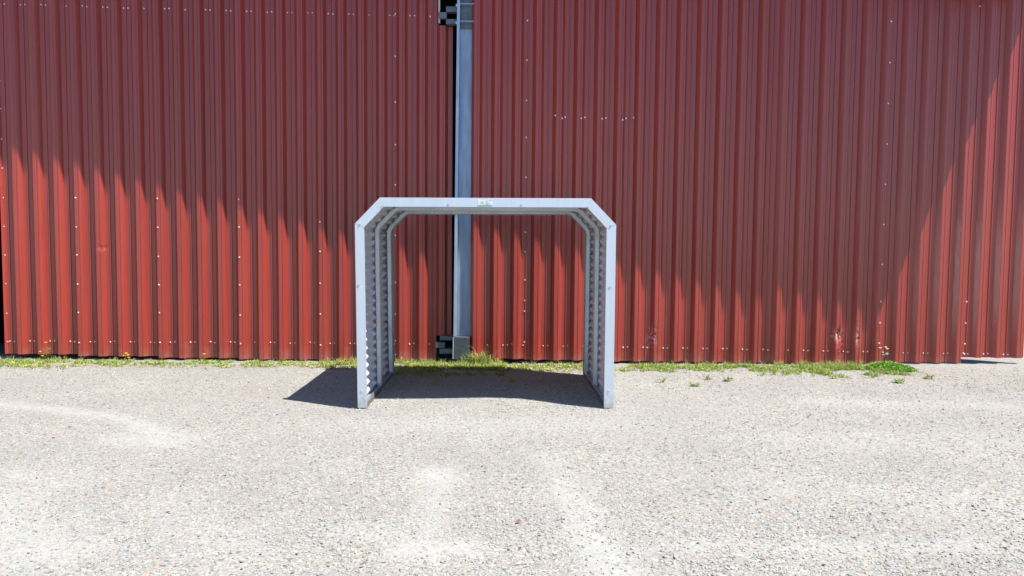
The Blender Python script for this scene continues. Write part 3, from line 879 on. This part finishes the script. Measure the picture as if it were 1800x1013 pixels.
def flower_plant(x, y, heads, mat, label, leafn=14, hmax=.2):
    root = thing('flowering_weed', label, 'flower', (x, y, gz(x, y)))
    st = MB()
    for hx, hy, hz in heads:
        st.tube([(hx*.1, hy*.1, -.005), (hx*.5, hy*.5, hz*.55), (hx, hy, hz)], [.004, .003, .0022], 5)
    st.build('stem', M['stem'], root)
    for hx, hy, hz in heads:
        fb = MB()
        for k in range(9):
            a = k*2*math.pi/9+random.uniform(-.1, .1); d = Vector((math.cos(a), math.sin(a)*.8, .35)); s_ = Vector((-math.sin(a), math.cos(a), 0))
            o = Vector((hx, hy, hz)); L = .021
            fb.add([o-s_*.003, o+s_*.003, o+d*L*.7+s_*.006, o+d*L, o+d*L*.7-s_*.006], [(0, 1, 2, 3, 4)])
        fb.cyl((hx, hy, hz-.006), (0, 0, 1), .008, .010, 7, .006)
        fb.build('flower_head', mat, root)
    if leafn:
        lv = Leaves()
        for _ in range(leafn):
            z = random.uniform(.0, hmax*.75); a = random.uniform(0, 6.28); c = random.choice(GREEN)
            lv.leaf(random.gauss(0, .012), random.gauss(0, .008), z, random.uniform(.03, .055), .014, a, random.uniform(-.1, .7), tuple(v*.6 for v in c))
        lv.build('foliage', root)
    return root
flower_plant(-5.70, 9.35, [(-.015, -.02, .235), (-.085, -.02, .120), (-.045, -.01, .145), (-.055, -.03, .065)], M['yellow'], 'tallest yellow flowering weed against the gate near its left edge', 26, .21)
flower_plant(-4.70, 9.33, [(-.01, -.01, .105), (.02, -.02, .085), (-.03, -.02, .075), (.03, -.03, .055)], M['yellow'], 'low clustered yellow flowering weed against the gate, nearer to the shelter', 16, .07)
flower_plant(-3.73, 9.32, [(.0, -.01, .10)], M['yellow'], 'single yellow flower on a thin stem against the gate', 8, .06)
flower_plant(4.80, 9.12, [(-.05, 0, .225), (.015, -.01, .235), (.035, -.01, .215), (-.01, -.01, .14), (.03, -.02, .15)], M['white petal'], 'cream flowered weed stalk in front of the right-hand red wall', 6, .1)

# dry leaf on the gravel, front middle
lf = Leaves()
V = [(0, 0, 0), (.012, -.010, .006), (.026, -.006, .010), (.034, .002, .004), (.024, .010, .012), (.010, .010, .008), (.018, .001, .001)]
F = [(0, 1, 6), (1, 2, 6), (2, 3, 6), (3, 4, 6), (4, 5, 6), (5, 0, 6)]
o = pyobj('fallen_leaf', V, F, M['dry leaf'])
sd = o.modifiers.new('gauge', 'SOLIDIFY'); sd.thickness = .001
o.location = (.09, 3.90, gz(.09, 3.9)+.012); o.rotation_euler = (.1, .2, .4)
tag(o, 'curled reddish brown leaf lying alone on the gravel, bottom middle', 'leaf')

# ------------------------------------------------------------------ light, sky, camera
S = Vector((2.2, -1.17, 4.7)).normalized()
el = math.asin(S.z); az = math.atan2(S.x, S.y)
sun = bpy.data.lights.new('sun', 'SUN'); sun.energy = 5.0; sun.angle = R(.34); sun.color = (1, .975, .93)
so = bpy.data.objects.new('sun', sun); C.objects.link(so); so.location = S*30
so.rotation_euler = S.to_track_quat('Z', 'Y').to_euler()
w = bpy.data.worlds.new('World'); bpy.context.scene.world = w; w.use_nodes = True
nt = w.node_tree; bg = nt.nodes['Background']
sky = nt.nodes.new('ShaderNodeTexSky'); sky.sky_type = 'NISHITA'; sky.sun_disc = False
sky.sun_elevation = el; sky.sun_rotation = az; sky.air_density = 1.0; sky.dust_density = .2; sky.ozone_density = 5.5
nt.links.new(sky.outputs[0], bg.inputs['Color']); bg.inputs['Strength'].default_value = .10

cam = bpy.data.cameras.new('camera'); cam.lens = 26.0; cam.sensor_width = 36.0; cam.clip_end = 2000
co = bpy.data.objects.new('camera', cam); C.objects.link(co)
yaw, pit, roll = .0152, .0580, .009
f = Vector((math.sin(yaw)*math.cos(pit), math.cos(yaw)*math.cos(pit), -math.sin(pit)))
r = f.cross(Vector((0, 0, 1))).normalized(); u = r.cross(f)
u2 = u*math.cos(roll) - r*math.sin(roll); r2 = r*math.cos(roll) + u*math.sin(roll)
m = Matrix((r2, u2, -f)).transposed().to_4x4(); m.translation = Vector((0, 0, 1.5))
co.matrix_world = m
bpy.context.scene.camera = co
sc = bpy.context.scene
sc.view_settings.view_transform = 'Standard'; sc.view_settings.look = 'None'
sc.view_settings.gamma = 1.0; sc.view_settings.use_curve_mapping = False
sc.view_settings.exposure = 1.2
